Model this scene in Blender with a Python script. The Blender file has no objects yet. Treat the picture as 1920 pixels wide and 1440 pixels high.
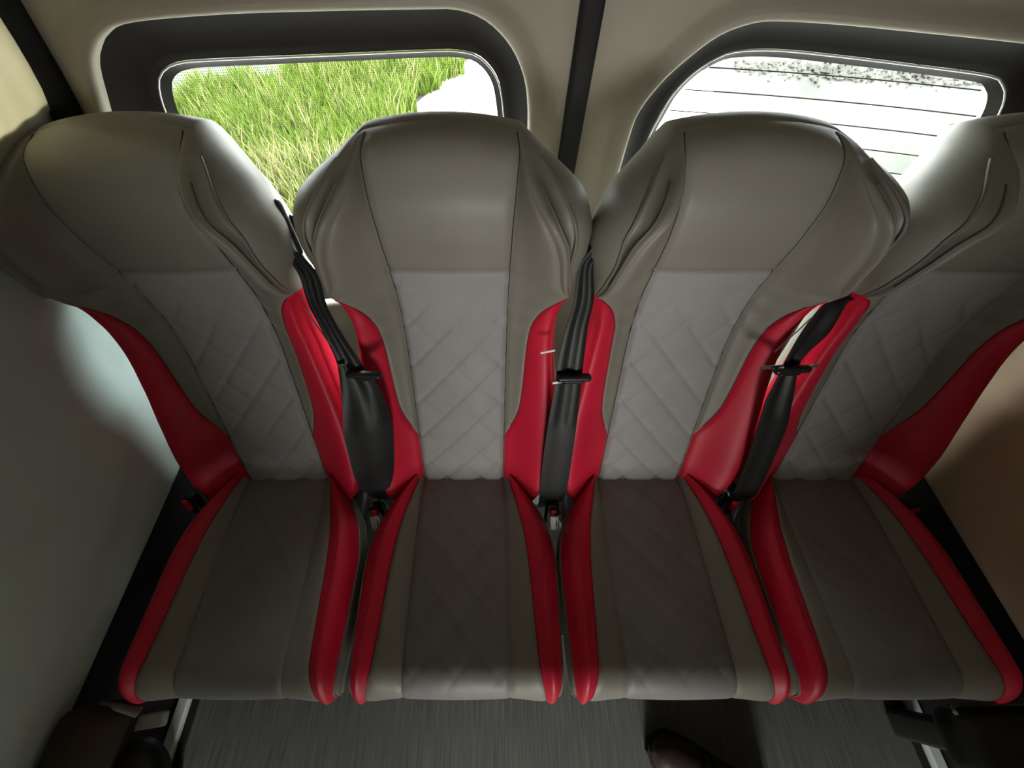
import bpy, math, random
import numpy as np
from mathutils import Vector, Matrix

sc = bpy.context.scene
COL = sc.collection

# ------------------------------------------------------------------ camera, light, exposure
cam_d = bpy.data.cameras.new('camera'); cam = bpy.data.objects.new('camera', cam_d); COL.objects.link(cam)
cam.location = (-.15, -.313, 1.344)
cam.rotation_euler = (math.radians(90 - 58), 0, 0)
cam_d.lens = 13.5; cam_d.sensor_width = 36; cam_d.shift_x = .0198
cam_d.clip_start = .02; cam_d.clip_end = 200
sc.camera = cam
sc.view_settings.view_transform = 'Standard'
sc.view_settings.look = 'None'
sc.view_settings.exposure = 0.0
sc.view_settings.gamma = 1
sc.view_settings.use_curve_mapping = False

world = bpy.data.worlds.new('sky'); sc.world = world; world.use_nodes = True
bg = world.node_tree.nodes['Background']
bg.inputs[0].default_value = (.90, .95, 1.0, 1); bg.inputs[1].default_value = 19.0

def lamp(name, kind, loc, rot, energy, color=(1, 1, 1), **kw):
    d = bpy.data.lights.new(name, kind); d.energy = energy; d.color = color
    for k, v in kw.items(): setattr(d, k, v)
    o = bpy.data.objects.new(name, d); COL.objects.link(o)
    o.location = loc; o.rotation_euler = [math.radians(a) for a in rot]
    return o
lamp('sun', 'SUN', (0, 0, 8), (-28, -22, 0), 3.0, (1, .95, .85), angle=.01)
# daylight that reaches the rear row from the front of the van, low along the aisle
lamp('windscreen_daylight', 'AREA', (.02, -2.75, .82), (89, 0, 0), 86, (1, .985, .94), shape='RECTANGLE', size=.64, size_y=1.15)

# ------------------------------------------------------------------ helpers
def interp(pts):
    xs = np.array([p[0] for p in pts], float); ys = np.array([p[1] for p in pts], float)
    h = np.diff(xs); dl = np.diff(ys) / h
    m = np.zeros(len(xs)); m[0] = dl[0]; m[-1] = dl[-1]
    for i in range(1, len(xs) - 1):
        if dl[i-1] * dl[i] > 0:
            w1 = 2*h[i] + h[i-1]; w2 = h[i] + 2*h[i-1]
            m[i] = (w1 + w2) / (w1/dl[i-1] + w2/dl[i])
    def f(x):
        x = min(max(x, xs[0]), xs[-1])
        i = min(max(int(np.searchsorted(xs, x)) - 1, 0), len(h) - 1)
        t = (x - xs[i]) / h[i]
        return ((1+2*t)*(1-t)**2*ys[i] + t*(1-t)**2*h[i]*m[i] + t*t*(3-2*t)*ys[i+1] + t*t*(t-1)*h[i]*m[i+1])
    return f
def ss(t):
    t = min(max(t, 0.), 1.); return t*t*(3-2*t)
def gauss(d, w): return math.exp(-(d/w)**2)

class MB:
    def __init__(s): s.v = []; s.f = []
    def grid(s, rows, close=False, flip=False):
        n = len(rows[0]); b = len(s.v)
        for r in rows: s.v.extend([tuple(p) for p in r])
        for i in range(len(rows)-1):
            for j in range(n if close else n-1):
                k = (j+1) % n
                q = (b+i*n+j, b+i*n+k, b+(i+1)*n+k, b+(i+1)*n+j)
                s.f.append(q[::-1] if flip else q)
    def fan(s, ring, flip=False):
        b = len(s.v); s.v.extend([tuple(p) for p in ring]); q = tuple(range(b, b+len(ring)))
        s.f.append(q[::-1] if flip else q)
    def tube(s, path, r, seg=8, close=False):
        path = [Vector(p) for p in path]; rows = []
        n = len(path); up = None
        for i, p in enumerate(path):
            a = path[(i-1) % n] if close or i > 0 else p
            c = path[(i+1) % n] if close or i < n-1 else p
            t = (c - a).normalized()
            if up is None:
                up = Vector((0, 0, 1)) if abs(t.z) < .9 else Vector((1, 0, 0))
            u = (up - t*up.dot(t)).normalized(); up = u; w = t.cross(u)
            rr = r[i] if isinstance(r, (list, tuple)) else r
            rows.append([p + (u*math.cos(2*math.pi*k/seg) + w*math.sin(2*math.pi*k/seg))*rr for k in range(seg)])
        if close: rows.append(rows[0])
        s.grid(rows, close=True)
        if not close: s.fan(rows[0], True); s.fan(rows[-1])
    def box(s, c, size, M=None, bev=.0, seg=3):
        # rounded box: superellipse-like stack, long axis z
        x, y, z = [q/2 for q in size]; bev = min(bev, x*.98, y*.98, z*.98)
        def loop(ix, iy, zz):
            out = []
            for (cx, cy, a0) in ((1, 1, 0), (-1, 1, 90), (-1, -1, 180), (1, -1, 270)):
                for k in range(seg+1):
                    a = math.radians(a0 + 90*k/seg)
                    out.append(Vector((cx*(x-bev)+ix*math.cos(a), cy*(y-bev)+iy*math.sin(a), zz)))
            return out
        rows = []
        if bev > 0:
            for k in range(seg+1):
                a = math.radians(90*k/seg)
                rows.append(loop(bev*math.sin(a), bev*math.sin(a), -z+bev-bev*math.cos(a)))
            for k in range(seg+1):
                a = math.radians(90*k/seg)
                rows.append(loop(bev*math.cos(a), bev*math.cos(a), z-bev+bev*math.sin(a)))
        else:
            seg = 0
            rows = [[Vector((sx*x, sy*y, zz)) for sx, sy in ((1, 1), (-1, 1), (-1, -1), (1, -1))] for zz in (-z, z)]
        M = M or Matrix(); c = Vector(c)
        rows = [[c + (M @ p) for p in r] for r in rows]
        s.grid(rows, close=True); s.fan(rows[0], True); s.fan(rows[-1])
    def build(s, name, mat, parent=None, smooth=True, off=None):
        me = bpy.data.meshes.new(name)
        v = s.v if off is None else [(p[0]-off[0], p[1]-off[1], p[2]-off[2]) for p in s.v]
        me.from_pydata(v, [], s.f); me.validate(); me.update()
        if smooth: me.polygons.foreach_set('use_smooth', [True]*len(me.polygons))
        me.materials.append(mat)
        o = bpy.data.objects.new(name, me); COL.objects.link(o)
        if parent: o.parent = parent
        if off is not None and not parent: o.location = off
        return o
def weld(o, dist=1e-5):
    import bmesh
    bm = bmesh.new(); bm.from_mesh(o.data)
    bmesh.ops.remove_doubles(bm, verts=bm.verts, dist=dist)
    bmesh.ops.recalc_face_normals(bm, faces=bm.faces)
    bm.to_mesh(o.data); bm.free()
    o.data.polygons.foreach_set('use_smooth', [True]*len(o.data.polygons))
def tag(o, label=None, cat=None, group=None, kind=None):
    if label: o['label'] = label
    if cat: o['category'] = cat
    if group: o['group'] = group
    if kind: o['kind'] = kind
    return o
def empty(name, loc, label=None, cat=None, group=None):
    o = bpy.data.objects.new(name, None); COL.objects.link(o); o.location = loc; o.empty_display_size = .05
    return tag(o, label, cat, group)
def kids(o): return [c for c in bpy.data.objects if c.parent == o]
def copy_tree(o, parent=None):
    c = o.copy(); COL.objects.link(c); c.parent = parent
    for ch in kids(o): copy_tree(ch, c)
    return c

def mat(name, col, rough=.6, spec=.4, metal=0, bump=None, var=None, sheen=0):
    m = bpy.data.materials.new(name); m.use_nodes = True
    nt = m.node_tree; b = nt.nodes['Principled BSDF']
    b.inputs['Base Color'].default_value = (*col, 1); b.inputs['Roughness'].default_value = rough
    b.inputs['Specular IOR Level'].default_value = spec; b.inputs['Metallic'].default_value = metal
    if sheen: b.inputs['Sheen Weight'].default_value = sheen
    tc = nt.nodes.new('ShaderNodeTexCoord')
    if var:
        sca, amt, stretch = var
        mp = nt.nodes.new('ShaderNodeMapping'); mp.inputs['Scale'].default_value = stretch
        nt.links.new(tc.outputs['Object'], mp.inputs[0])
        n = nt.nodes.new('ShaderNodeTexNoise'); n.inputs['Scale'].default_value = sca; n.inputs['Detail'].default_value = 5
        nt.links.new(mp.outputs[0], n.inputs['Vector'])
        r = nt.nodes.new('ShaderNodeValToRGB')
        r.color_ramp.elements[0].position = .3; r.color_ramp.elements[1].position = .7
        r.color_ramp.elements[0].color = (*[c*(1-amt) for c in col], 1)
        r.color_ramp.elements[1].color = (*[min(1, c*(1+amt)) for c in col], 1)
        nt.links.new(n.outputs[0], r.inputs[0]); nt.links.new(r.outputs[0], b.inputs['Base Color'])
    if bump:
        sca, st, dist = bump
        n = nt.nodes.new('ShaderNodeTexNoise'); n.inputs['Scale'].default_value = sca; n.inputs['Detail'].default_value = 3
        nt.links.new(tc.outputs['Object'], n.inputs['Vector'])
        bp = nt.nodes.new('ShaderNodeBump'); bp.inputs['Strength'].default_value = st; bp.inputs['Distance'].default_value = dist
        nt.links.new(n.outputs[0], bp.inputs['Height']); nt.links.new(bp.outputs[0], b.inputs['Normal'])
    return m
M = {}
M['taupe'] = mat('taupe_leather', (.235, .222, .185), .48, .35, bump=(700, .12, .001), var=(9, .06, (1, 1, 1)))
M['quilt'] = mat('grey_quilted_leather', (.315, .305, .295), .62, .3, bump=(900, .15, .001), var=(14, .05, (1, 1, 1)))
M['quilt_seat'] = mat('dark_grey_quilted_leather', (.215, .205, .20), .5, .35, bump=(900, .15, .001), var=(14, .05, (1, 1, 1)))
M['red'] = mat('red_leather', (.60, .013, .042), .45, .35, bump=(600, .12, .001), var=(9, .08, (1, 1, 1)))
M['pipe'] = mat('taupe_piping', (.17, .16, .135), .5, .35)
M['stitch'] = mat('dark_seam_thread', (.05, .045, .04), .8, .2)
M['redpipe'] = mat('red_piping', (.30, .006, .016), .5, .3)
M['black'] = mat('black_plastic', (.012, .012, .012), .35, .5, bump=(300, .1, .001))
M['rubber'] = mat('black_rubber', (.008, .0075, .0075), .7, .3)
M['web'] = mat('black_belt_webbing', (.013, .014, .0145), .5, .45, bump=(500, .2, .001))
M['chrome'] = mat('polished_steel', (.72, .71, .69), .22, .5, metal=1)
M['redbtn'] = mat('red_button_plastic', (.75, .012, .02), .35, .5)
M['label'] = mat('white_label', (.86, .87, .85), .6, .3)
M['trim'] = mat('beige_trim', (.31, .28, .225), .6, .3, bump=(350, .12, .001))
M['cream'] = mat('cream_trim', (.62, .58, .48), .55, .3, bump=(350, .1, .001))
M['surround'] = mat('dark_window_surround', (.0115, .0095, .0085), .85, .12, bump=(300, .15, .001))
M['frit'] = mat('black_frit', (.006, .005, .006), .4, .4)
M['edge'] = mat('pale_glass_edge', (.75, .72, .68), .35, .5)
M['panel'] = mat('grey_side_panel', (.60, .74, .70), .7, .25, bump=(500, .25, .001), var=(7, .05, (1, 1, 1)))
M['brown'] = mat('brown_side_panel', (.50, .37, .255), .7, .25, bump=(500, .25, .001), var=(7, .05, (1, 1, 1)))
M['ceil'] = mat('ceiling_liner', (.36, .33, .28), .85, .2, bump=(300, .2, .001))
M['frame'] = mat('dark_seat_frame', (.016, .015, .015), .5, .4)
M['alu'] = mat('brushed_aluminium', (.60, .66, .65), .5, .5, metal=.15)
M['shoe'] = mat('dark_brown_shoe_leather', (.032, .020, .015), .5, .4, bump=(120, .3, .002), var=(20, .2, (1, 1, 1)))
M['sole'] = mat('shoe_sole', (.012, .009, .008), .8, .2)
M['cloth'] = mat('dark_brown_cloth', (.045, .034, .026), .9, .2, bump=(400, .4, .001))

# floor: dark vinyl with fine streaks running lengthwise
m = M['floor'] = mat('streaked_vinyl', (.10, .104, .096), .42, .4, var=(6, .30, (38, 1.2, 1)), bump=(260, .1, .001))

def glass(name, tint, dots=False, dirt=0.0):
    m = bpy.data.materials.new(name); m.use_nodes = True; nt = m.node_tree; nt.nodes.clear()
    out = nt.nodes.new('ShaderNodeOutputMaterial')
    tr = nt.nodes.new('ShaderNodeBsdfTransparent'); tr.inputs[0].default_value = (*tint, 1)
    gl = nt.nodes.new('ShaderNodeBsdfGlossy'); gl.inputs['Roughness'].default_value = .03
    fr = nt.nodes.new('ShaderNodeFresnel'); fr.inputs[0].default_value = 1.3
    mx = nt.nodes.new('ShaderNodeMixShader')
    nt.links.new(fr.outputs[0], mx.inputs[0]); nt.links.new(tr.outputs[0], mx.inputs[1]); nt.links.new(gl.outputs[0], mx.inputs[2])
    last = mx
    tc = nt.nodes.new('ShaderNodeTexCoord')
    if dots:
        mp = nt.nodes.new('ShaderNodeMapping'); mp.inputs['Scale'].default_value = (300, 0, 300)
        nt.links.new(tc.outputs['Object'], mp.inputs[0])
        fc = nt.nodes.new('ShaderNodeVectorMath'); fc.operation = 'FRACTION'; nt.links.new(mp.outputs[0], fc.inputs[0])
        sb = nt.nodes.new('ShaderNodeVectorMath'); sb.operation = 'SUBTRACT'; sb.inputs[1].default_value = (.5, 0, .5)
        nt.links.new(fc.outputs[0], sb.inputs[0])
        ln = nt.nodes.new('ShaderNodeVectorMath'); ln.operation = 'LENGTH'; nt.links.new(sb.outputs[0], ln.inputs[0])
        cp = nt.nodes.new('ShaderNodeMath'); cp.operation = 'LESS_THAN'; cp.inputs[1].default_value = .19
        nt.links.new(ln.outputs['Value'], cp.inputs[0])
        df = nt.nodes.new('ShaderNodeBsdfDiffuse'); df.inputs[0].default_value = (.20, .20, .18, 1)
        m2 = nt.nodes.new('ShaderNodeMixShader')
        nt.links.new(cp.outputs[0], m2.inputs[0]); nt.links.new(last.outputs[0], m2.inputs[1]); nt.links.new(df.outputs[0], m2.inputs[2]); last = m2
    if dirt:
        n = nt.nodes.new('ShaderNodeTexNoise'); n.inputs['Scale'].default_value = 7; n.inputs['Detail'].default_value = 8
        nt.links.new(tc.outputs['Object'], n.inputs['Vector'])
        r = nt.nodes.new('ShaderNodeMapRange'); r.inputs[1].default_value = .45; r.inputs[2].default_value = .8; r.inputs[3].default_value = 0; r.inputs[4].default_value = dirt
        nt.links.new(n.outputs[0], r.inputs[0])
        df = nt.nodes.new('ShaderNodeBsdfTranslucent'); df.inputs[0].default_value = (.9, .9, .85, 1)
        m2 = nt.nodes.new('ShaderNodeMixShader')
        nt.links.new(r.outputs[0], m2.inputs[0]); nt.links.new(last.outputs[0], m2.inputs[1]); nt.links.new(df.outputs[0], m2.inputs[2]); last = m2
    nt.links.new(last.outputs[0], out.inputs[0])
    return m
M['glass_l'] = glass('perforated_film_glass', (.93, .95, .90), dots=True)
M['glass_r'] = glass('clear_dusty_glass', (.93, .96, .90), dirt=.08)

# ------------------------------------------------------------------ van shell
YD = .50                                     # rear doors meet here
def door_y(x, sl): return YD - sl*abs(x)
def struct(o): o['kind'] = 'structure'; return o

b = MB(); b.box((0, -1.17, -.02), (2.10, 3.56, .04)); struct(b.build('floor', M['floor'], smooth=False))
b = MB(); rows = []
for x in np.linspace(-1.0, 1.0, 13):
    z = 1.62 + .07*(1-x**2)
    rows.append([(x, -2.95, z), (x, .62, z)])
b.grid(rows); struct(b.build('ceiling', M['ceil']))
# unseen baffle added to shape the front daylight, plus the wall closing the van
b = MB()
for x0, x1, z0, z1 in ((-1.0, -.24, .375, 1.68), (.24, 1.0, .375, 1.68), (-1.0, -.80, 0, .375), (.80, 1.0, 0, .375), (-.24, .24, 1.11, 1.68), (-.24, .24, .53, .80)):
    b.box(((x0+x1)/2, -1.30, (z0+z1)/2), (x1-x0, .03, z1-z0))
b.box((0, -2.9, .84), (2.0, .02, 1.68))
struct(b.build('front_wall_light_baffle', M['frame'], smooth=False))

# side walls: lower skirt coloured black for the shade there, padded panel with a crease, upper trim leaning in
def side_wall(s, name, m_panel):
    prof_low = [(0, 1.0), (.10, 1.0), (.30, .995), (.375, .985)]
    prof_pan = [(.372, .975), (.380, .962), (.395, .957), (.58, .955), (.605, .958), (.62, .966), (.70, .962), (.80, .945), (.92, .905), (.99, .880), (1.0, .888)]
    prof_up = [(.985, .895), (1.0, .876), (1.06, .852), (1.15, .822), (1.25, .800), (1.45, .790), (1.70, .788)]
    seal = [(.40, .955), (.62, .958), (.80, .94), (.92, .90), (1.0, .872), (1.06, .846), (1.15, .815), (1.25, .793), (1.45, .782), (1.62, .78)]
    if s < 0:
        prof_up = [(.985, .895), (1.0, .878), (1.06, .812), (1.12, .780), (1.2, .760), (1.45, .745), (1.70, .742)]
        seal = [(.40, .955), (.62, .958), (.80, .94), (.92, .90), (1.0, .835), (1.06, .800), (1.12, .783), (1.2, .765), (1.45, .752), (1.62, .75)]
    ys = np.linspace(-2.9, .345, 40)
    def make(prof, nm, mt, thick=.02):
        b = MB()
        b.grid([[(s*x, y, z) for (z, x) in prof] for y in ys], flip=(s > 0))
        b.grid([[(s*(x+thick), y, z) for (z, x) in prof] for y in (ys[0], ys[-1])], flip=(s < 0))
        b.grid([[(s*x, ys[-1], z) for (z, x) in prof], [(s*(x+thick), ys[-1], z) for (z, x) in prof]])
        return b.build(nm, mt)
    w = struct(make(prof_pan, name, m_panel))
    lo = make(prof_low, 'lower_skirt', M['rubber']); lo.parent = w
    if s > 0: up = make(prof_up, 'upper_trim', M['cream']); up.parent = w
    else:
        # the rear quarter window interrupts the upper trim
        f = interp(prof_up)
        for (y0, y1, z0, z1) in ((-2.9, .17, .985, 1.70), (.17, .345, .985, 1.09), (.17, .345, 1.45, 1.70), (.325, .345, 1.09, 1.45)):
            b = MB(); zs = np.linspace(z0, z1, 12); yy = np.linspace(y0, y1, 12)
            b.grid([[(-f(z), y, z) for z in zs] for y in yy]); b.grid([[(-f(z)-.02, y, z) for z in zs] for y in yy], flip=True)
            for y in (y0, y1): b.grid([[(-f(z), y, z) for z in zs], [(-f(z)-.02, y, z) for z in zs]])
            for z in (z0, z1): b.grid([[(-f(z), y, z) for y in yy], [(-f(z)-.02, y, z) for y in yy]])
            b.build('upper_trim', M['cream'], w)
        b = MB(); b.grid([[(-f(z)-.012, y, z) for z in np.linspace(1.07, 1.47, 8)] for y in (.16, .338)])
        q = struct(b.build('window_3', M['glass_r']))
    # black rubber gap seal where the wall meets the rear door
    b = MB()
    path = [(s*(x - .004), .345, z) for (z, x) in seal]
    b.tube(path, .022, 10); b.build('door_seal', M['rubber'], w)
    return w
M['blind'] = bpy.data.materials.new('cream_blind_cloth'); M['blind'].use_nodes = True
nt = M['blind'].node_tree; nt.nodes.clear()
_o = nt.nodes.new('ShaderNodeOutputMaterial'); _d = nt.nodes.new('ShaderNodeBsdfDiffuse'); _t = nt.nodes.new('ShaderNodeBsdfTranslucent'); _x = nt.nodes.new('ShaderNodeMixShader')
_d.inputs[0].default_value = (.62, .58, .46, 1); _t.inputs[0].default_value = (.50, .465, .36, 1); _x.inputs[0].default_value = .6
nt.links.new(_d.outputs[0], _x.inputs[1]); nt.links.new(_t.outputs[0], _x.inputs[2]); nt.links.new(_x.outputs[0], _o.inputs[0])
root = empty('window_blind', (-.76, .24, 1.08), 'bright cream window blind in the upper left corner', 'blind')
_f = interp([(.985, .895), (1.0, .878), (1.06, .812), (1.12, .780), (1.2, .760), (1.45, .745), (1.70, .742)])
b = MB(); ys_ = np.linspace(-.085, .092, 24)
for off, fl in ((0, False), (-.0012, True)):
    b.grid([[(.76 - _f(1.08+z) + .004 + .0012*math.sin(y*150) + off, y, z) for z in np.linspace(.0, .39, 16)] for y in ys_], flip=fl)
b.build('cloth', M['blind'], root)
b = MB(); b.tube([(.024, -.088, .392), (.024, .094, .392)], .005, 8); b.build('rod', M['black'], root)
side_wall(-1, 'wall_left', M['panel']); side_wall(1, 'wall_right', M['brown'])

def resample(pts, n):
    # closed Catmull-Rom, evenly spaced by arc length
    P = [np.array(p, float) for p in pts]; k = len(P); out = []
    for i in range(k):
        p0, p1, p2, p3 = P[i-1], P[i], P[(i+1) % k], P[(i+2) % k]
        for t in np.linspace(0, 1, 16, endpoint=False):
            out.append(.5*((2*p1) + (p2-p0)*t + (2*p0-5*p1+4*p2-p3)*t*t + (3*p1-p0-3*p2+p3)*t**3))
    out = np.array(out); seg = np.linalg.norm(np.roll(out, -1, 0)-out, axis=1)
    L = np.concatenate([[0], np.cumsum(seg)]); cl = np.vstack([out, out[:1]])
    u = np.linspace(0, L[-1], n, endpoint=False)
    return np.stack([np.interp(u, L, cl[:, 0]), np.interp(u, L, cl[:, 1])], 1)

# openings measured in (|x|, z); listed from the outer lower corner, over the top, down the inner side, along the bottom
OPEN = {
 -1: [(.765, .98), (.748, 1.04), (.728, 1.085), (.709, 1.122), (.690, 1.142), (.668, 1.156), (.630, 1.166), (.516, 1.169), (.39, 1.167), (.244, 1.163), (.198, 1.160), (.160, 1.1475), (.127, 1.1225), (.104, 1.091), (.089, 1.049), (.082, .98), (.080, .85), (.086, .72), (.115, .66), (.18, .635), (.30, .63), (.55, .63), (.70, .64), (.765, .69), (.785, .78), (.785, .88)],
  1: [(.765, .98), (.75, 1.05), (.728, 1.105), (.69, 1.135), (.64, 1.145), (.574, 1.149), (.43, 1.153), (.326, 1.155), (.25, 1.1535), (.217, 1.147), (.187, 1.133), (.159, 1.107), (.131, 1.073), (.109, 1.029), (.104, .985), (.104, .85), (.106, .72), (.13, .66), (.19, .635), (.30, .63), (.55, .63), (.70, .64), (.765, .69), (.785, .78), (.785, .88)]}
PANE = {
 -1: [(.686, .98), (.684, 1.03), (.679, 1.058), (.668, 1.083), (.655, 1.095), (.632, 1.102), (.584, 1.103), (.425, 1.100), (.257, 1.097), (.205, 1.094), (.174, 1.084), (.150, 1.056), (.140, 1.010), (.1365, .96), (.136, .85), (.140, .75), (.165, .70), (.22, .685), (.40, .68), (.60, .685), (.66, .71), (.686, .76), (.690, .88)],
  1: [(.662, .98), (.663, 1.017), (.655, 1.048), (.643, 1.069), (.628, 1.082), (.604, 1.090), (.498, 1.095), (.382, 1.099), (.303, 1.100), (.25, 1.095), (.226, 1.085), (.2045, 1.067), (.1856, 1.038), (.176, 1.003), (.168, .956), (.166, .85), (.17, .75), (.195, .70), (.25, .685), (.40, .68), (.58, .685), (.635, .71), (.652, .76), (.657, .88)]}
NL = 160
def rear_door(s, sl, nm_door, nm_win, gm):
    op = resample(OPEN[s], NL); pn = resample([(x, z - (.010 if s < 0 else .005)) for x, z in PANE[s]], NL)
    cen = np.array([.42, .90])
    def P(p, off): return (s*p[0], door_y(p[0], sl) + off, p[1])
    def align(a, ref):     # start both loops at the same angle
        k = np.argmin(np.abs(np.arctan2(a[:, 1]-cen[1], a[:, 0]-cen[0]) - .2)); return np.roll(a, -k, 0)
    op = align(op, op); pn = align(pn, pn)
    # panel boundary: from the door's own outline along rays from the opening's points
    x0, x1, z0, z1 = .0, 1.02, -.03, 1.72
    def edge(p):
        d = p-cen; t = 1e9
        if d[0] > 1e-9: t = min(t, (x1-cen[0])/d[0])
        if d[0] < -1e-9: t = min(t, (x0-cen[0])/d[0])
        if d[1] > 1e-9: t = min(t, (z1-cen[1])/d[1])
        if d[1] < -1e-9: t = min(t, (z0-cen[1])/d[1])
        return cen + d*t
    ed = np.array([edge(p) for p in op])
    def grow(a, k):
        n = np.roll(a, -1, 0)-np.roll(a, 1, 0); n = np.stack([n[:, 1], -n[:, 0]], 1); n /= np.linalg.norm(n, axis=1)[:, None]
        if ((a+n*.01-cen)**2).sum() < ((a-cen)**2).sum(): n = -n
        g = a + n*k
        g[:, 0] = np.clip(g[:, 0], x0+.001, x1-.001); return g
    rows = [[P(p, .0) for p in ed]]
    for t in (.35, .7): rows.append([P(e*(1-t)+q*t, .0) for e, q in zip(ed, grow(op, .035))])
    for g, o in ((.035, .0), (.028, -.003), (.020, -.009), (.012, -.014), (.006, -.015), (.001, -.012), (-.001, -.005), (-.001, .006)):
        rows.append([P(p, o-.02 if g < .03 else o-.02) for p in grow(op, g)])
    rows = rows[:1] + rows[1:]
    rows[0] = [P(p, -.02) for p in ed]; rows[1] = [P(e*.65+q*.35, -.02) for e, q in zip(ed, grow(op, .035))]; rows[2] = [P(e*.3+q*.7, -.02) for e, q in zip(ed, grow(op, .035))]
    b = MB(); b.grid(rows, close=True, flip=(s < 0))
    b.grid([[P(p, .03) for p in ed], [P(p, -.02) for p in ed]], close=True, flip=(s < 0))
    d = struct(b.build(nm_door, M['trim']))
    # window: dark surround sloping back to the pane, pale edge, frit band, pane
    fr = grow(pn, .013)
    win = bpy.data.objects.new(nm_win, None); COL.objects.link(win); struct(win)
    b = MB(); rr = []
    for t, dep in ((0, -.016), (.25, .0), (.5, .012), (.75, .020), (.97, .026), (1, .032)):
        rr.append([P(p*(1-t)+q*t, dep) for p, q in zip(grow(op, -.001), fr)])
    b.grid(rr, close=True, flip=(s < 0)); b.build('surround', M['surround'], win)
    b = MB(); b.tube([P(p, .028) for p in grow(fr, -.001)], .0014, 6, close=True); b.build('glass_edge', M['edge'], win)
    b = MB(); b.grid([[P(p, .030) for p in fr], [P(p, .036) for p in grow(pn, .006)], [P(p, .040) for p in pn]], close=True, flip=(s < 0)); b.build('frit_band', M['frit'], win)
    b = MB(); b.grid([[P(cen + (p-cen)*t, .040) for p in pn] for t in (1, .66, .33, .02)], close=True, flip=(s < 0)); b.fan([P(cen+(p-cen)*.02, .040) for p in pn], s < 0)
    b.build('pane', gm, win)
    if s > 0:
        zt = 1.078
        for k in range(9):
            z = zt - .0335*k
            xs = [x for x in np.linspace(.17, .66, 40) if True]
            # clip against the pane outline
            inside = []
            for x in xs:
                zz = z - .004*((x-.42)/.25)**2
                c = 0
                for i in range(NL):
                    (xa, za), (xb, zb) = pn[i], pn[(i+1) % NL]
                    if (za > zz) != (zb > zz) and x < (xb-xa)*(zz-za)/(zb-za)+xa: c ^= 1
                if c: inside.append(P((x, zz), .0385))
            if len(inside) > 3:
                b = MB(); b.tube(inside, .0010, 5); b.build('heating_wire', M['stitch'], win)
    return d, win
rear_door(-1, .17, 'door_1', 'window_1', M['glass_l'])
rear_door(1, .22, 'door_2', 'window_2', M['glass_r'])
b = MB()
b.box((0, YD-.028, .86), (.036, .03, 1.48), bev=.008); o = b.build('trim_1', M['rubber']); struct(o)
# parcel ledge filling the dark space behind the seats
b = MB(); b.grid([[(-.80, .20, .10), (.80, .20, .10)], [(-.80, .36, .10), (.80, .36, .10)]])

# ------------------------------------------------------------------ passenger seat
RB = math.radians(19.8); TC = math.radians(2.2)
ZJ = .40
def BP(x, w, n):
    w = w + ss((w-.60)/.138)*(.016*max(-.2, 1-(x/.13)**2) - .012)
    return (x, w*math.sin(RB) - n*math.cos(RB), ZJ + w*math.cos(RB) + n*math.sin(RB))
def CP(x, d, n): return (x, -d*math.cos(TC) + n*math.sin(TC), ZJ + d*math.sin(TC) + n*math.cos(TC))
f_c = interp([(-.045, .150), (-.03, .176), (0, .193), (.05, .207), (.12, .210), (.20, .206), (.30, .195), (.38, .187), (.43, .185), (.47, .190), (.505, .1975), (.53, .1945), (.57, .188), (.605, .1885), (.638, .1815), (.677, .1635), (.7077, .145), (.725, .129), (.738, .109)])
f_a = interp([(-.045, .098), (.54, .100), (.60, .101), (.66, .104), (.69, .106), (.715, .108), (.738, .104)])
f_bl = interp([(-.045, .1005), (.132, .1005), (.143, .1035), (.16, .1105), (.19, .122), (.23, .131), (.30, .1355), (.36, .1375), (.42, .142), (.45, .151), (.472, .163), (.49, .1785), (.499, .188), (.505, .197)])
f_b1 = interp([(.505, .197), (.515, .186), (.534, .1765), (.55, .173), (.575, .168), (.598, .1605), (.633, .143), (.662, .128), (.687, .1175), (.71, .111), (.738, .1055)])
f_b2 = interp([(.505, .197), (.52, .192), (.534, .1885), (.562, .1835), (.598, .177), (.634, .160), (.674, .141), (.705, .126), (.72, .118), (.738, .1075)])
f_n0 = interp([(-.045, .0), (0, 0), (.08, -.006), (.2, -.018), (.3, -.028), (.38, -.034), (.46, -.026), (.54, .002), (.60, .026), (.65, .036), (.69, .030), (.72, .014), (.738, -.004)])
W1 = .505; W2 = .5375
ROWS = sorted(set(list(np.linspace(-.045, W1, 100)) + list(np.linspace(W1, W2, 8)) + list(np.linspace(W2, .700, 34)) + list(.700 + .038*np.sin(np.linspace(0, math.pi/2, 18)))))
ROWS = [w for i, w in enumerate(ROWS) if i == 0 or w - ROWS[i-1] > 1e-6]
def absplits(w):
    a, c = f_a(w), f_c(w)
    if w <= W1+1e-9:
        bb = min(max(f_bl(w), a+.001), c); return a, bb, bb, c
    return a, max(f_b1(w), a+.0005), max(f_b2(w), a+.001), c
def quilt(x, w):
    # stitched diamonds, starting under a wide V
    p = .083; sl = 1.0
    top = W2 - .012 - (1 - abs(x)/.098)*.112
    e = 0
    u = (x + (w - .425)/1.12); v = (x - (w - .425)/1.12)
    for q in (u, v):
        d = abs((q/p + .5) % 1 - .5)*p
        g = -.0042*gauss(d, .0030) + .0012*(1-gauss(d, .014))
        e += g
    fade = ss((top + .012 - w)/.012)
    edge = ss((f_a(w) - abs(x))/.012)
    return e*fade*(.3+.7*edge)
f_amp = interp([(-.045, .052), (.1, .050), (.2, .044), (.32, .040), (.47, .040)])
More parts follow.
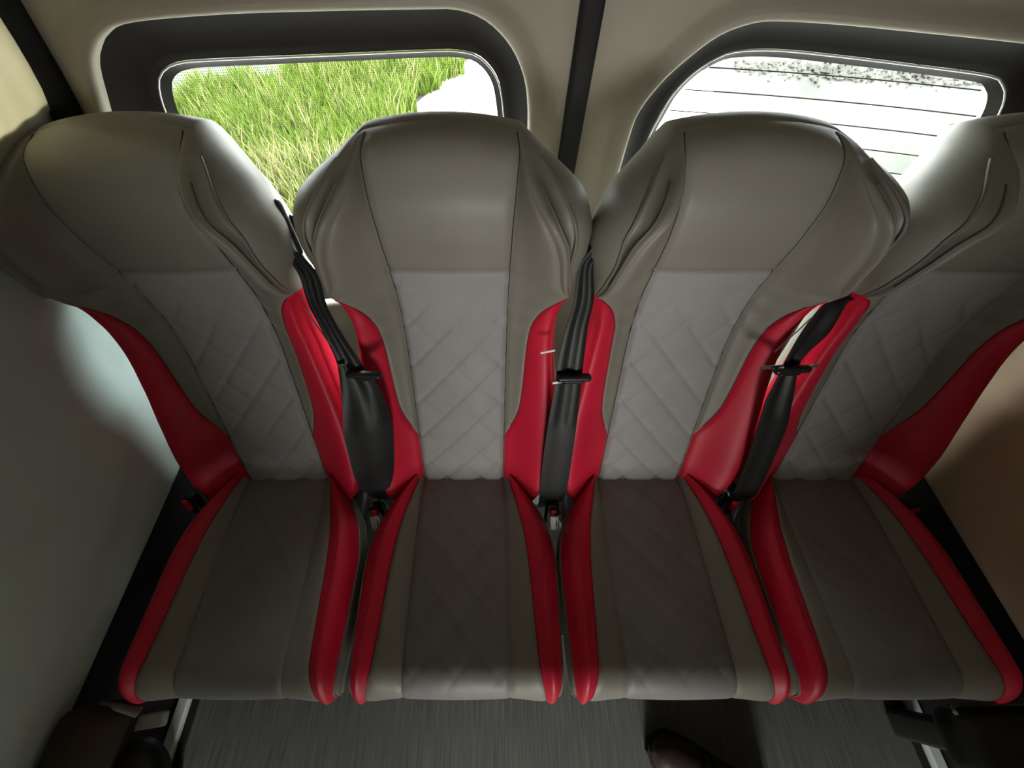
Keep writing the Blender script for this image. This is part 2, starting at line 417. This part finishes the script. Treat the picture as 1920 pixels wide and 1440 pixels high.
def nfront(x, w):
    ax = abs(x); a, b1, b2, c = absplits(w)
    H = ss((w-.45)/.09); L = 1-H
    n = f_n0(w) + .006*(1-min(ax/a, 1)**2)
    span = c-a
    s = min(max((ax-a)/span, 0), 1) if span > 1e-6 else 1
    amp = min(1, span/.055)
    if s > 0:
        nl = f_amp(w)*ss(s/.84) - .022*max(0, (s-.86)/.14)**2
        if ax <= b1: nh = .058*ss((ax-a)/max(b1-a, 1e-4))
        elif ax <= b2 and b2-b1 > 1e-4: nh = .058 + .0075*math.sin(math.pi*(ax-b1)/(b2-b1))*min(1, (b2-b1)/.008)
        else:
            t = (ax-b2)/max(c-b2, 1e-4); nh = .058 - .010*t - .010*math.sin(math.pi*min(t, 1))*min(1, (c-b2)/.010)*ss((.735-w)/.06)
        n += amp*(L*nl + H*nh*ss((.740-w)/.115))
    e = min(max((w-.704)/.034, 0), .985); n -= .030*(1-math.sqrt(1-e*e))
    n -= .0065*gauss(ax-a, .0045)*ss((.736-w)/.01)
    if w < W1: n -= .004*gauss(ax-b1, .003)*ss((w-.12)/.05)
    else: n -= .004*gauss(ax-b1, .004)*ss((w-W1)/.03)*ss((.715-w)/.05)
    n -= .006*gauss(w-W2, .0035)*(1 if ax < a+.002 else max(0, 1-(ax-a)/.01))
    # soft creases in the leather bolster just below the head
    if a < ax < b1+.03 and .36 < w < .50: n += .0022*math.sin((w + .05*ax)*150)*ss((w-.36)/.06)*ss((.5-w)/.02)*ss((b1-ax)/.02)
    return n
def cols(x0, x1, k):
    return [x0 + (x1-x0)*(.5-.5*math.cos(math.pi*i/(k-1))) for i in range(k)]
def front(lo, hi, which, side, k):
    b = MB(); rows = []
    for w in ROWS:
        if w < lo-1e-9 or w > hi+1e-9: continue
        a, b1, b2, c = absplits(w)
        X = {'mid': [(-a, a)], 'bol': [(a, b1)], 'red': [(b1, c)], 'wing': [(b1, b2), (b2, c)]}[which]
        r = []
        for (p, q) in X: r += (cols(p, q, k) if which != 'mid' else list(np.linspace(p, q, k)))
        if which == 'mid' and hi <= W2+1e-9:
            r = [BP(x, w, nfront(x, w) + quilt(x, w)) for x in r]
        else: r = [BP(side*x, w, nfront(x, w)) for x in r]
        rows.append(r)
    b.grid(rows, flip=(side < 0)); return b
# the rim of the front surface: up the left edge, over the top, down the right
def rim():
    R = [(-f_c(w), w) for w in ROWS]
    top = ROWS[-1]; ct = f_c(top)
    R += [(x, top) for x in np.linspace(-ct, ct, 26)[1:-1]]
    R += [(f_c(w), w) for w in reversed(ROWS)]
    return R
RIM = rim()
def rim_n():
    P = np.array(RIM); t = np.gradient(P, axis=0)
    for _ in range(6): t[1:-1] = (t[:-2]+t[1:-1]*2+t[2:])/4
    n = np.stack([-t[:, 1], t[:, 0]], 1); n /= np.linalg.norm(n, axis=1)[:, None]
    return n
RN = rim_n()
def nback(w): return -.062 + .55*f_n0(w) - .038*ss((w-.45)/.12)
LAY = [(0, 0), (.02, .0022), (.06, .0048), (.13, .0068), (.25, .0078), (.40, .0076), (.55, .006), (.72, .003), (.88, -.002), (.96, -.008), (1, -.016)]
HEAD = [(0, 0), (.02, .004), (.06, .0105), (.13, .0185), (.25, .0275), (.38, .0305), (.50, .028), (.65, .018), (.80, .001), (.92, -.018), (1, -.045)]
def layer(i, k):
    (x, w), (f, o) = RIM[i], LAY[k]
    nf = nfront(x, w); nb = nback(w)
    h = ss((w-.50)/.08); o = o*.7*(1-h) + HEAD[k][1]*h
    # keep the waist hollow at the back less wide than the front ridge
    if o > 0: o *= 1 - .75*ss((w-.655)/.08)
    return BP(x + RN[i][0]*o, w + RN[i][1]*o, nf*(1-f) + nb*f)

def make_backrest(root):
    b = MB()
    n = len(RIM)
    # shell: the whole side wrap past the first layers, and the rear face
    rows = [[layer(i, k) for i in range(n)] for k in range(0, len(LAY))]
    nl = len(ROWS); K = 6
    iL = [i for i in range(n) if RIM[i][1] <= W1+1e-9 and i < nl]; iR = [i for i in range(n) if RIM[i][1] <= W1+1e-9 and i >= nl]
    mid = list(range(iL[-1], iR[0]+1))
    b.grid([[rows[k][i] for i in mid] for k in range(len(LAY))])
    b.grid([[rows[k][i] for i in iL] for k in range(K, len(LAY))])
    b.grid([[rows[k][i] for i in iR] for k in range(K, len(LAY))])
    back = []
    for j in range(nl):
        p, q = Vector(rows[-1][j]), Vector(rows[-1][n-1-j])
        bulge = .018*ss((ROWS[-1]-ROWS[j])/.06)
        nv = Vector((0, math.cos(RB), -math.sin(RB)))
        back.append([p.lerp(q, t) + nv*bulge*(1-(2*t-1)**4) for t in np.linspace(0, 1, 14)])
    b.grid(back, flip=True)
    topi = list(range(nl-1, n-nl+1))
    shell = b.build('backrest', M['taupe'], root); weld(shell, 2e-5)
    front(-.045, W2, 'mid', 1, 61).build('insert_panel', M['quilt'], shell)
    hr = front(W2, .738, 'mid', 1, 31).build('headrest', M['taupe'], shell)
    for sd, idx in ((-1, iL), (1, iR)):
        front(-.045, .738, 'bol', sd, 13).build('bolster', M['taupe'], shell)
        r = front(-.045, W1, 'red', sd, 15)
        r.grid([[rows[k][i] for i in idx] for k in range(0, K+1)])
        o = r.build('side_panel', M['red'], shell); tag(o, 'red leather side panel'); weld(o, 2e-5)
        wg = front(W1, .738, 'wing', sd, 9).build('headrest_wing', M['taupe'], shell); weld(wg, 2e-5)
        # piping: along the red edge, along the wing rim
        b = MB()
        pts = [(w, min(f_bl(w), f_c(w)-.0005)) for w in ROWS if .165 < w < W1-.004]
        b.tube([BP(sd*x, w, nfront(x, w)+.0008) for w, x in pts], .0014, 6)
        pp = b.build('edge_piping_or_glint', M['redpipe'], shell)
        b = MB()
        seam = [w for w in ROWS if .50 < w < .734]
        b.tube([BP(sd*(f_c(w)-.0015), w, nfront(f_c(w), w)+.001) for w in seam if w < .715], .0026, 7)
        b.tube([BP(sd*f_b2(w), w, nfront(f_b2(w), w)+.0006) for w in seam if .53 < w < .69], .0014, 6)
        b.build('wing_piping', M['pipe'], shell)
        b = MB()
        b.tube([BP(sd*f_a(w), w, nfront(f_a(w), w)+.0002) for w in ROWS if .0 < w < .735], .0011, 5)
        b.build('seam', M['stitch'], shell)
    return shell

g_c = interp([(-.03, .104), (0, .122), (.03, .148), (.0475, .160), (.075, .178), (.11, .195), (.15, .207), (.195, .213), (.296, .2115), (.383, .209), (.420, .206), (.437, .201)])
g_b = interp([(-.03, .099), (0, .110), (.05, .1245), (.08, .133), (.14, .1455), (.227, .154), (.305, .158), (.375, .163), (.42, .172), (.437, .1775)])
g_a = interp([(-.03, .097), (0, .100), (.12, .106), (.25, .1065), (.437, .106)])
def cn(x, d):
    ax = abs(x); a, bb, c = g_a(d), g_b(d), g_c(d)
    n = .008*(1-(ax/a)**2) if ax < a else 0
    n -= .006*ss((.06-d)/.06)
    if ax > a:
        s = (ax-a)/(bb-a); n += .014*ss(min(s, 1))
    if ax > bb:
        s = (ax-bb)/(c-bb); n += .014*ss(s/.5) - .040*max(0, (s-.5)/.5)**2
        n -= .0035*gauss(s-.62, .05)
    n -= .004*gauss(ax-a, .004) + .003*gauss(ax-bb, .003)
    return n
CD = list(np.linspace(-.03, .382, 62)) + [('arc', t) for t in np.linspace(0, 90, 15)[1:]] + [('dn', t) for t in (.015, .035)]
def crow(e):
    if isinstance(e, tuple):
        if e[0] == 'arc': t = math.radians(e[1]); return .382+.055*math.sin(t), -.055*(1-math.cos(t)), math.cos(t)
        return .437 - e[1]*.15, -.055-e[1], 0
    return e, 0, 1
def cquilt(x, d):
    p = .083; e = 0
    for q in ((x + (d-.03)/1.12), (x - (d-.03)/1.12)):
        t = abs((q/p+.5) % 1 - .5)*p; e += -.0011*gauss(t, .0035) + .0003*(1-gauss(t, .014))
    return e*ss((g_a(d)-abs(x))/.012)
def cfront(which, sd, k):
    b = MB(); rows = []
    for e in CD:
        d, dn, wt = crow(e)
        a, bb, c = g_a(d), g_b(d), g_c(d)
        xs = {'mid': list(np.linspace(-a, a, k)), 'bol': cols(a, bb, k), 'red': cols(bb, c, k)}[which]
        rows.append([CP(sd*x, d + (1-wt)*.35*cn(x, d), dn + wt*cn(x, d) + (cquilt(x, d)*wt if which == 'mid' else 0)) for x in xs])
    b.grid(rows, flip=(sd > 0)); return b
def make_cushion(root):
    b = MB()
    sl = []
    for e in CD:
        d, dn, wt = crow(e); c = g_c(d)
        sl.append((c, d + (1-wt)*.35*cn(c, d), dn + wt*cn(c, d)))
    n = len(sl)
    for sd in (-1, 1):
        rows = []
        for k, (dz, ox) in enumerate(((0, 0), (.006, .0022), (.018, .0040), (.032, .0045), (.036, .002), (.040, .0042), (.06, .003), (.085, -.004))):
            r = []
            for (c, d, nn) in sl:
                z = min(nn, nn) - dz if nn - dz > -.095 else -.095
                r.append(CP(sd*(c+ox), d, z))
            rows.append(r)
        b.grid(rows, flip=(sd < 0))
    und = [[CP(x, d, -.095) for x in np.linspace(-g_c(min(d, .437)), g_c(min(d, .437)), 8)] for d in np.linspace(-.03, .432, 20)]
    b.grid(und)
    fr = [[CP(x, .432, z) for x in np.linspace(-.200, .200, 8)] for z in (-.088, -.095)]
    b.grid(fr)
    sh = b.build('cushion', M['taupe'], root)
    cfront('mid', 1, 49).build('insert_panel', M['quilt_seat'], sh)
    for sd in (-1, 1):
        cfront('bol', sd, 11).build('bolster', M['taupe'], sh)
        tag(cfront('red', sd, 17).build('side_panel', M['red'], sh), 'red leather side panel')
        b = MB()
        for dz, ox, r in ((.003, .002, .0020), (.034, .0035, .0018)):
            b.tube([CP(sd*(c+ox), d, nn-dz) for (c, d, nn) in sl[6:-2]], r, 6)
        b.build('edge_piping_or_glint', M['pipe'], sh)
        b = MB(); pts = []
        for e in CD[6:]:
            d, dn, wt = crow(e); x = g_b(d); pts.append(CP(sd*x, d + (1-wt)*.35*cn(x, d), dn+wt*cn(x, d)+.0003))
        b.tube(pts, .0010, 5); b.build('seam', M['redpipe'], sh)
    return sh
def make_seat():
    root = empty('passenger_seat', (0, 0, 0))
    make_backrest(root); make_cushion(root)
    b = MB()
    b.box((0, -.18, .275), (.36, .40, .06), bev=.012)
    b.box((0, .10, .30), (.34, .20, .05), bev=.012)
    b.box((0, .14, .52), (.28, .03, .44), M=Matrix.Rotation(-RB, 3, 'X'), bev=.01)
    b.build('frame', M['frame'], root)
    for sx in (-1, 1):
        for y in (-.30, .04):
            b = MB(); b.box((sx*.15, y, .125), (.035, .05, .25), bev=.006); b.box((sx*.15, y, .006), (.06, .09, .012), bev=.004)
            b.build('leg', M['frame'], root)
    return root
S = .44
seat_labels = [
    'dim grey and red passenger seat beside the grey left wall',
    'grey and red passenger seat in front of the window onto green grass',
    'grey and red passenger seat in front of the window onto white concrete',
    'dark shadowed grey and red passenger seat beside the brown right wall']
proto = make_seat()
seats = []
for i in range(4):
    o = proto if i == 0 else copy_tree(proto)
    o.location = ((i-1.5)*S + (.004 if i == 0 else 0), 0, 0)
    o.rotation_euler.y = math.radians(-1.2) if i == 0 else 0
    tag(o, seat_labels[i], 'seat', 'seats of the rear bench row'); seats.append(o)

# ------------------------------------------------------------------ seat belts in the gaps
def smooth_path(pts, n):
    P = np.array(pts, float); k = len(P); u = np.arange(k); t = np.linspace(0, k-1, n)
    return np.stack([[interp(list(zip(u, P[:, j])))(q) for q in t] for j in range(P.shape[1])], 1)
def webbing(xc, pts, fold=.0, n=70, twist=None):
    # pts: (x left, x right, w, n) relative to the gap
    P = smooth_path(pts, n); b = MB(); K = 9
    top, bot = [], []
    for i, (x0, x1, w, nn) in enumerate(P):
        r, r2 = [], []
        tw = 0 if twist is None else twist(i/(n-1))
        for j in range(K):
            t = j/(K-1)
            bump = fold*math.sin(t*math.pi*3+.6)*(1 if i < n*.62 else .25)
            dn = bump + tw*(t-.5)
            p = Vector(BP(xc + x0+(x1-x0)*t, w, nn + dn)); r.append(p); r2.append(p - Vector((0, -math.cos(RB), math.sin(RB)))*.0016)
        top.append(r); bot.append(r2)
    b.grid(top); b.grid(bot, flip=True)
    b.grid([[r[0] for r in top], [r[0] for r in bot]]); b.grid([[r[-1] for r in top], [r[-1] for r in bot]], flip=True)
    return b
RBM = Matrix(((1, 0, 0), (0, math.sin(RB), -math.cos(RB)), (0, math.cos(RB), math.sin(RB)))) @ Matrix(((1, 0, 0), (0, 1, 0), (0, 0, 1)))   # columns: x, w, n
def local(xc, x, w, n): return Vector(BP(xc+x, w, n))
def tongue(parent, xc, x, w, n, ang, loop_w=.062, blade=None):
    R = RBM @ Matrix.Rotation(math.radians(ang), 3, 'Z')
    b = MB(); b.box(local(xc, x, w, n), (loop_w, .013, .016), M=R, bev=.0055)
    b.box(local(xc, x, w, n) + R @ Vector((0, -.009, -.002)), (loop_w*.62, .010, .010), M=R, bev=.004)
    t = b.build('tongue', M['black'], parent)
    return t, R
def belt(xc, label, pts, guide, guide_rot, tng, fold, twist=None, tag_at=None, blades=()):
    root = empty('seat_belt', (xc, .2, .6), label, 'seat belt', 'seat belts between the rear seats')
    def fix(o): o.matrix_parent_inverse = Matrix.Translation((-xc, -.2, -.6)); return o
    fix(webbing(xc, pts, fold, twist=twist).build('webbing', M['web'], root))
    if guide:
        b = MB(); R = RBM @ Matrix.Rotation(math.radians(guide_rot), 3, 'Z')
        b.box(local(xc, *guide[0]), guide[1], M=R, bev=.009, seg=4)
        fix(b.build('belt_guide', M['black'], root))
    t, R = tongue(root, xc, *tng); fix(t)
    for (x, w, n, l, a, mt, nm, th) in blades:
        b = MB(); b.box(local(xc, x, w, n), (l, th, .0018), M=RBM @ Matrix.Rotation(math.radians(a), 3, 'Z'), bev=.0008, seg=1)
        fix(b.build(nm, M[mt], root))
    return root
belt(0, 'black seat belt hanging straight in the gap between the two middle seats',
     [(.010, .034, .625, .0), (.004, .030, .585, .02), (-.013, .011, .5516, .024), (-.0155, .018, .5013, .034), (-.0256, .0130, .4467, .046), (-.0325, .0134, .3868, .056), (-.0348, .0162, .3205, .062), (-.0384, .0196, .2367, .064), (-.039, .0235, .14, .062), (-.0364, .0267, .0167, .058), (-.03, .024, -.06, .03), (-.026, .02, -.13, 0)],
     ((.020, .607, .012), (.026, .075, .020)), -12, (-.004, .368, .070, 2), .003,
     blades=[(-.052, .4115, .052, .026, 13, 'label', 'sewn_tag', .0045), (-.029, .355, .066, .023, 13, 'chrome', 'metal_blade', .006)])
belt(-.44, 'twisted black seat belt beside the seat in front of the grass window',
     [(-.034, -.010, .622, -.01), (-.034, -.012, .575, .01), (-.019, .010, .5339, .02), (-.0145, .013, .4965, .03), (.003, .031, .4467, .045), (.016, .057, .3868, .056), (.014, .080, .3205, .064), (.004, .084, .2367, .068), (-.002, .0745, .14, .068), (-.004, .060, .06, .062), (-.006, .040, .0, .05), (-.008, .02, -.08, .01)],
     ((-.026, .605, .005), (.024, .085, .018)), 8, (.064, .375, .070, -4), .004,
     twist=lambda t: -.05*ss((t-.45)/.2)*ss((.95-t)/.2),
     blades=[(.026, .3905, .066, .012, -6, 'chrome', 'metal_blade', .008), (.002, .455, .052, .085, -72, 'chrome', 'webbing_clip', .003)])
belt(.44, 'black seat belt crossing slantwise beside the seat in front of the concrete window',
     [(.050, .078, .58, -.02), (.0235, .055, .5017, .004), (-.0278, .0128, .4868, .02), (-.052, .0, .4408, .034), (-.068, -.0377, .3868, .052), (-.0712, -.0212, .3205, .060), (-.0554, .0036, .2367, .062), (-.0372, .0207, .14, .062), (-.0141, .0432, .0063, .056), (0, .05, -.07, .02)],
     None, 0, (-.060, .383, .066, 6), .003,
     blades=[(-.093, .384, .060, .040, 4, 'chrome', 'metal_blade', .009), (-.028, .392, .068, .016, 10, 'chrome', 'metal_link', .008), (-.075, .44, .046, .075, 66, 'chrome', 'webbing_clip', .003)])

def buckle(x, d, n, yaw, label, white):
    p = Vector(CP(x, d, n)); root = empty('belt_buckle', p, label, 'belt buckle', 'belt buckles between the rear seats')
    R = Matrix.Rotation(math.radians(yaw), 3, 'Z') @ Matrix.Rotation(math.radians(-20), 3, 'X')
    b = MB(); b.box((0, 0, -.03), (.032, .022, .07), M=R, bev=.006); b.build('housing', M['black'], root)
    b = MB(); b.box(R @ Vector((0, -.0095, -.010)), (.017, .008, .034), M=R, bev=.0035); tag(b.build('release_button', M['redbtn'], root), 'red release button')
    b = MB(); b.box((0, .012, -.11), (.016, .008, .12), M=R, bev=.003); b.build('stalk', M['rubber'], root)
    if white:
        b = MB(); RL = Matrix.Rotation(math.radians(yaw), 3, 'Z') @ Matrix.Rotation(math.radians(38), 3, 'X'); lo = Vector((white[0], -.034, white[1]))
        b.box(lo, (.022, .034, .003), M=RL, bev=.001, seg=1)
        lb = b.build('paper_label', M['label'], root); tag(lb, 'small white printed label')
        b = MB(); b.box(lo + RL @ Vector((.005, 0, .0016)), (.002, .014, .001), M=RL, bev=.0003, seg=1)
        b.build('printed_mark', M['black'], lb)
    return root
buckle(-.905, .050, -.02, 0, 'red buttoned belt buckle at the foot of the grey left wall', None)
buckle(-.440, .070, -.03, 10, 'buckle with white label under the twisted belt', (.008, .0))
buckle(.002, .070, -.03, 0, 'buckle with white label under the straight middle belt', (0, .0))
buckle(.4515, .050, -.02, -8, 'red buttoned buckle right of the seat at the concrete window', None)
buckle(.895, .0645, -.03, 0, 'dim red buttoned buckle at the foot of the brown right wall', None)

# ------------------------------------------------------------------ floor rails, front row, shoes
for s, nm, lb in ((-1, 'floor_rail', 'aluminium rail on the floor along the left wall'), (1, 'floor_rail', 'dull metal rail on the floor along the right wall')):
    root = empty(nm, (s*.978, -1.2, 0), lb, 'rail', 'floor rails beside the walls')
    b = MB(); b.box((0, 0, .012), (.030, 2.6, .020), bev=.004); b.build('rail_body', M['alu'], root)
    b = MB(); b.box((-s*.026, 0, .004), (.018, 2.6, .006), bev=.002); b.build('rubber_strip', M['rubber'], root)

# corner of the next row ahead, left: dark base with two pale bars and a round cover
root = empty('front_row_seat', (-.88, -.56, 0), 'edge of a dark seat with pale bars, at the lower left corner', 'seat', 'seats of the next row ahead')
b = MB(); b.box((-.035, .02, .36), (.075, .19, .14), bev=.028); b.box((-.06, -.10, .15), (.03, .06, .30), bev=.01); b.build('padded_shell', M['cloth'], root)
b = MB(); b.tube([(-.03, .115, .385), (.0, .108, .368), (.030, .098, .352)], [.006, .007, .009], 8); b.build('recliner_bar', M['pipe'], root)
b = MB(); b.box((-.005, .072, .285), (.10, .026, .018), M=Matrix.Rotation(math.radians(8), 3, 'Z'), bev=.004); b.build('bracket', M['alu'], root)
b = MB(); rows = []
for r, z in ((.0, .235), (.05, .233), (.085, .222), (.10, .200), (.10, .17), (.0, .17)):
    rows.append([(.0+.95*r*math.cos(a), -.052+r*math.sin(a), z+.10) for a in np.linspace(0, 2*math.pi, 40, endpoint=False)])
b.grid(rows, close=True); b.build('round_cover', M['black'], root)
# right: dark padded seat corner, a pale tube for the highlight along its lower edge
root = empty('front_row_seat', (.84, -.515, 0), 'corner of a dark padded seat at the lower right', 'seat', 'seats of the next row ahead')
b = MB(); b.box((.022, 0, .325), (.20, .12, .09), bev=.035, seg=5); b.build('padded_shell', M['black'], root)
b = MB(); b.tube([(-.07, .052, .352), (-.055, .060, .336), (.0, .062, .330), (.11, .062, .330)], .004, 8); tag(b.build('edge_piping_or_glint', M['pipe'], root), 'pale tube imitating the glint along the edge'); b = MB(); b.box((.09, -.02, .14), (.05, .06, .28), bev=.01); b.build('pedestal', M['frame'], root)

def make_shoe(name, loc, rz, label):
    root = empty(name, loc, label, 'shoe'); root.rotation_euler.z = math.radians(rz)
    # toe towards +x; cross-sections along the shoe
    sec = [(-.145, .012, .030, .020), (-.135, .030, .070, .055), (-.10, .036, .078, .085), (-.05, .034, .080, .088), (.0, .038, .078, .072), (.05, .045, .064, .060), (.10, .044, .052, .050), (.13, .032, .043, .036), (.145, .010, .030, .022)]
    f = [interp([(q[0], q[k]) for q in sec]) for k in (1, 2)]
    b = MB(); rows = []
    for x in np.linspace(-.145, .145, 34):
        hw, ht = f[0](x), f[1](x)
        rows.append([(x, hw*math.copysign(abs(math.cos(a))**.75, math.cos(a)), .022 + max(0, ht-.0)*max(0, math.sin(a))**.8*1.0 - (.004 if math.sin(a) < 0 else 0)) for a in np.linspace(0, 2*math.pi, 26, endpoint=False)])
    b.grid(rows, close=True); b.fan(rows[0], True); b.fan(rows[-1]); b.build('upper', M['shoe'], root)
    b = MB(); rows = []
    for x in np.linspace(-.148, .150, 30):
        hw = f[0](min(max(x, -.1449), .1449))*1.06+.002
        rows.append([(x, -hw, 0), (x, hw, 0), (x, hw, .024), (x, -hw, .024)])
    b.grid(rows, close=True); b.fan(rows[0], True); b.fan(rows[-1]); b.build('sole', M['sole'], root)
    b = MB()
    for x0 in (.02, .045):
        hw, ht = f[0](x0), f[1](x0)
        b.tube([(x0, (hw+.001)*math.cos(a), .024+(ht+.001)*max(0, math.sin(a))**.8) for a in np.linspace(.25, math.pi-.25, 14)], .005, 7)
    b.build('strap', M['sole'], root)
    return root
make_shoe('shoe', (.390, -.632, 0), 158, 'dark brown shoe with a rounded toe on the floor in front of the seats')

# ------------------------------------------------------------------ outside
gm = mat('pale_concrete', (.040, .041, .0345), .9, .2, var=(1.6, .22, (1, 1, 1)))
ZG = -.65
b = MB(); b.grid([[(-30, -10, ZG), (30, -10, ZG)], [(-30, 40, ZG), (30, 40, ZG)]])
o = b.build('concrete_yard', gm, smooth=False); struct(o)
V = [(-5, .3, ZG+.004), (6, .3, ZG+.004), (6, 2.7, ZG+.004), (2.3, 2.9, ZG+.004), (2.5, 6, ZG+.004), (3.2, 14, ZG+.004), (1.5, 14, ZG+.004), (-.4, 6, ZG+.004), (-1.2, 4.2, ZG+.004), (-1.9, 2.6, ZG+.004), (-5, 2.2, ZG+.004)]  # unseen near apron is added to bounce light in; the strip beyond is road
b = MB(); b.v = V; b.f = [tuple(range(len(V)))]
struct(b.build('road_and_bounce_apron', mat('white_concrete', (.72, .71, .66), .9, .2, var=(3, .1, (1, 1, 1))), smooth=False))
rng = random.Random(4)
def in_bank(x, y):
    e = -1.05 + (y-4.3)*.37 + .10*math.sin(y*5)+.06*math.sin(y*13)     # edge against the road
    if x > e: return False
    if y > 4.95 and x < -3.0 - .3*math.sin(y*3): return False
    if y > 4.4 and x < -3.6: return False
    if y > 5.0 and -2.95 < x < -2.6: return False
    return True
def noise2(x, y): return math.sin(x*2.1+y*1.3)+math.sin(x*4.7-y*3.1+1)+math.sin(x*9.1+y*7.7+2)*.6
def grass_bank(name, label, kinds):
    V, Fc, C = [], [], []
    for cols_, n, hmin, hmax, wid, cond in kinds:
        k = 0
        while k < n:
            x = rng.uniform(-6.5, .8); y = rng.uniform(1.8, 8.2)
            if not in_bank(x, y) or not cond(x, y):
                if rng.random() < .0005: k += 1
                continue
            a = rng.uniform(0, 6.283); h = rng.uniform(hmin, hmax)*(1+.25*noise2(x, y)/2.6); w = wid*rng.uniform(.6, 1.3)
            lean = rng.uniform(.1, .6)*h; la = rng.uniform(0, 6.283)
            dx, dy = math.cos(a)*w, math.sin(a)*w; lx, ly = math.cos(la)*lean, math.sin(la)*lean
            i = len(V); z = ZG
            V += [(x-dx, y-dy, z), (x+dx, y+dy, z), (x+dx*.8+lx*.4, y+dy*.8+ly*.4, z+h*.6), (x-dx*.8+lx*.4, y-dy*.8+ly*.4, z+h*.6), (x+lx, y+ly, z+h)]
            Fc += [(i, i+1, i+2, i+3), (i+3, i+2, i+4)]
            c = rng.choice(cols_); v = rng.uniform(.75, 1.25)
            C += [(c[0]*v, c[1]*v, c[2]*v, 1)]*5
            k += 1
    me = bpy.data.meshes.new(name); me.from_pydata(V, [], Fc); me.update()
    at = me.color_attributes.new('blade_tint', 'FLOAT_COLOR', 'POINT'); at.data.foreach_set('color', np.array(C, 'f').ravel())
    m = bpy.data.materials.new('grass_leaf'); m.use_nodes = True; nt = m.node_tree; nt.nodes.clear()
    out = nt.nodes.new('ShaderNodeOutputMaterial'); ca = nt.nodes.new('ShaderNodeAttribute'); ca.attribute_name = 'blade_tint'
    d = nt.nodes.new('ShaderNodeBsdfDiffuse'); t = nt.nodes.new('ShaderNodeBsdfTranslucent'); mx = nt.nodes.new('ShaderNodeMixShader'); mx.inputs[0].default_value = .45
    nt.links.new(ca.outputs[0], d.inputs[0]); nt.links.new(ca.outputs[0], t.inputs[0]); nt.links.new(d.outputs[0], mx.inputs[1]); nt.links.new(t.outputs[0], mx.inputs[2]); nt.links.new(mx.outputs[0], out.inputs[0])
    me.materials.append(m)
    o = bpy.data.objects.new(name, me); COL.objects.link(o)
    return tag(o, label, 'grass', kind='stuff')
# rubble on the concrete beyond the right window
V, Fc = [], []
for k in range(420):
    x = rng.uniform(2.9, 6.2); y = 5.55 - (x-3)*.10 + rng.gauss(0, .16); r = rng.uniform(.012, .05)
    i = len(V)
    V += [(x+r*rng.uniform(.6, 1.1)*sx, y+r*rng.uniform(.6, 1.1)*sy, ZG+.6*r+r*.7*sz) for sx, sy, sz in ((1, 0, 0), (-1, 0, 0), (0, 1, 0), (0, -1, 0), (0, 0, 1), (0, 0, -1))]
    Fc += [(i+a, i+b_, i+c) for a, b_, c in ((0, 2, 4), (2, 1, 4), (1, 3, 4), (3, 0, 4), (2, 0, 5), (1, 2, 5), (3, 1, 5), (0, 3, 5))]
me = bpy.data.meshes.new('rubble'); me.from_pydata(V, [], Fc); me.update(); me.materials.append(mat('pale_rubble', (.049, .047, .039), .95, .1, var=(9, .2, (1, 1, 1))))
o = bpy.data.objects.new('rubble', me); COL.objects.link(o); tag(o, 'pale rubble strewn on the concrete outside the right rear window', 'rubble', kind='stuff')
grass_bank('grass', 'bright green and straw coloured grass outside the left rear window', [
    ([(.072, .116, .014), (.058, .102, .010), (.096, .133, .024), (.106, .137, .034)], 60000, .10, .26, .010, lambda x, y: True),
    ([(.175, .158, .066), (.143, .143, .058), (.195, .18, .095)], 9000, .18, .40, .006, lambda x, y: (y > 5.2 and x < -2.0) or y < 3.3 or rng.random() < .15)])
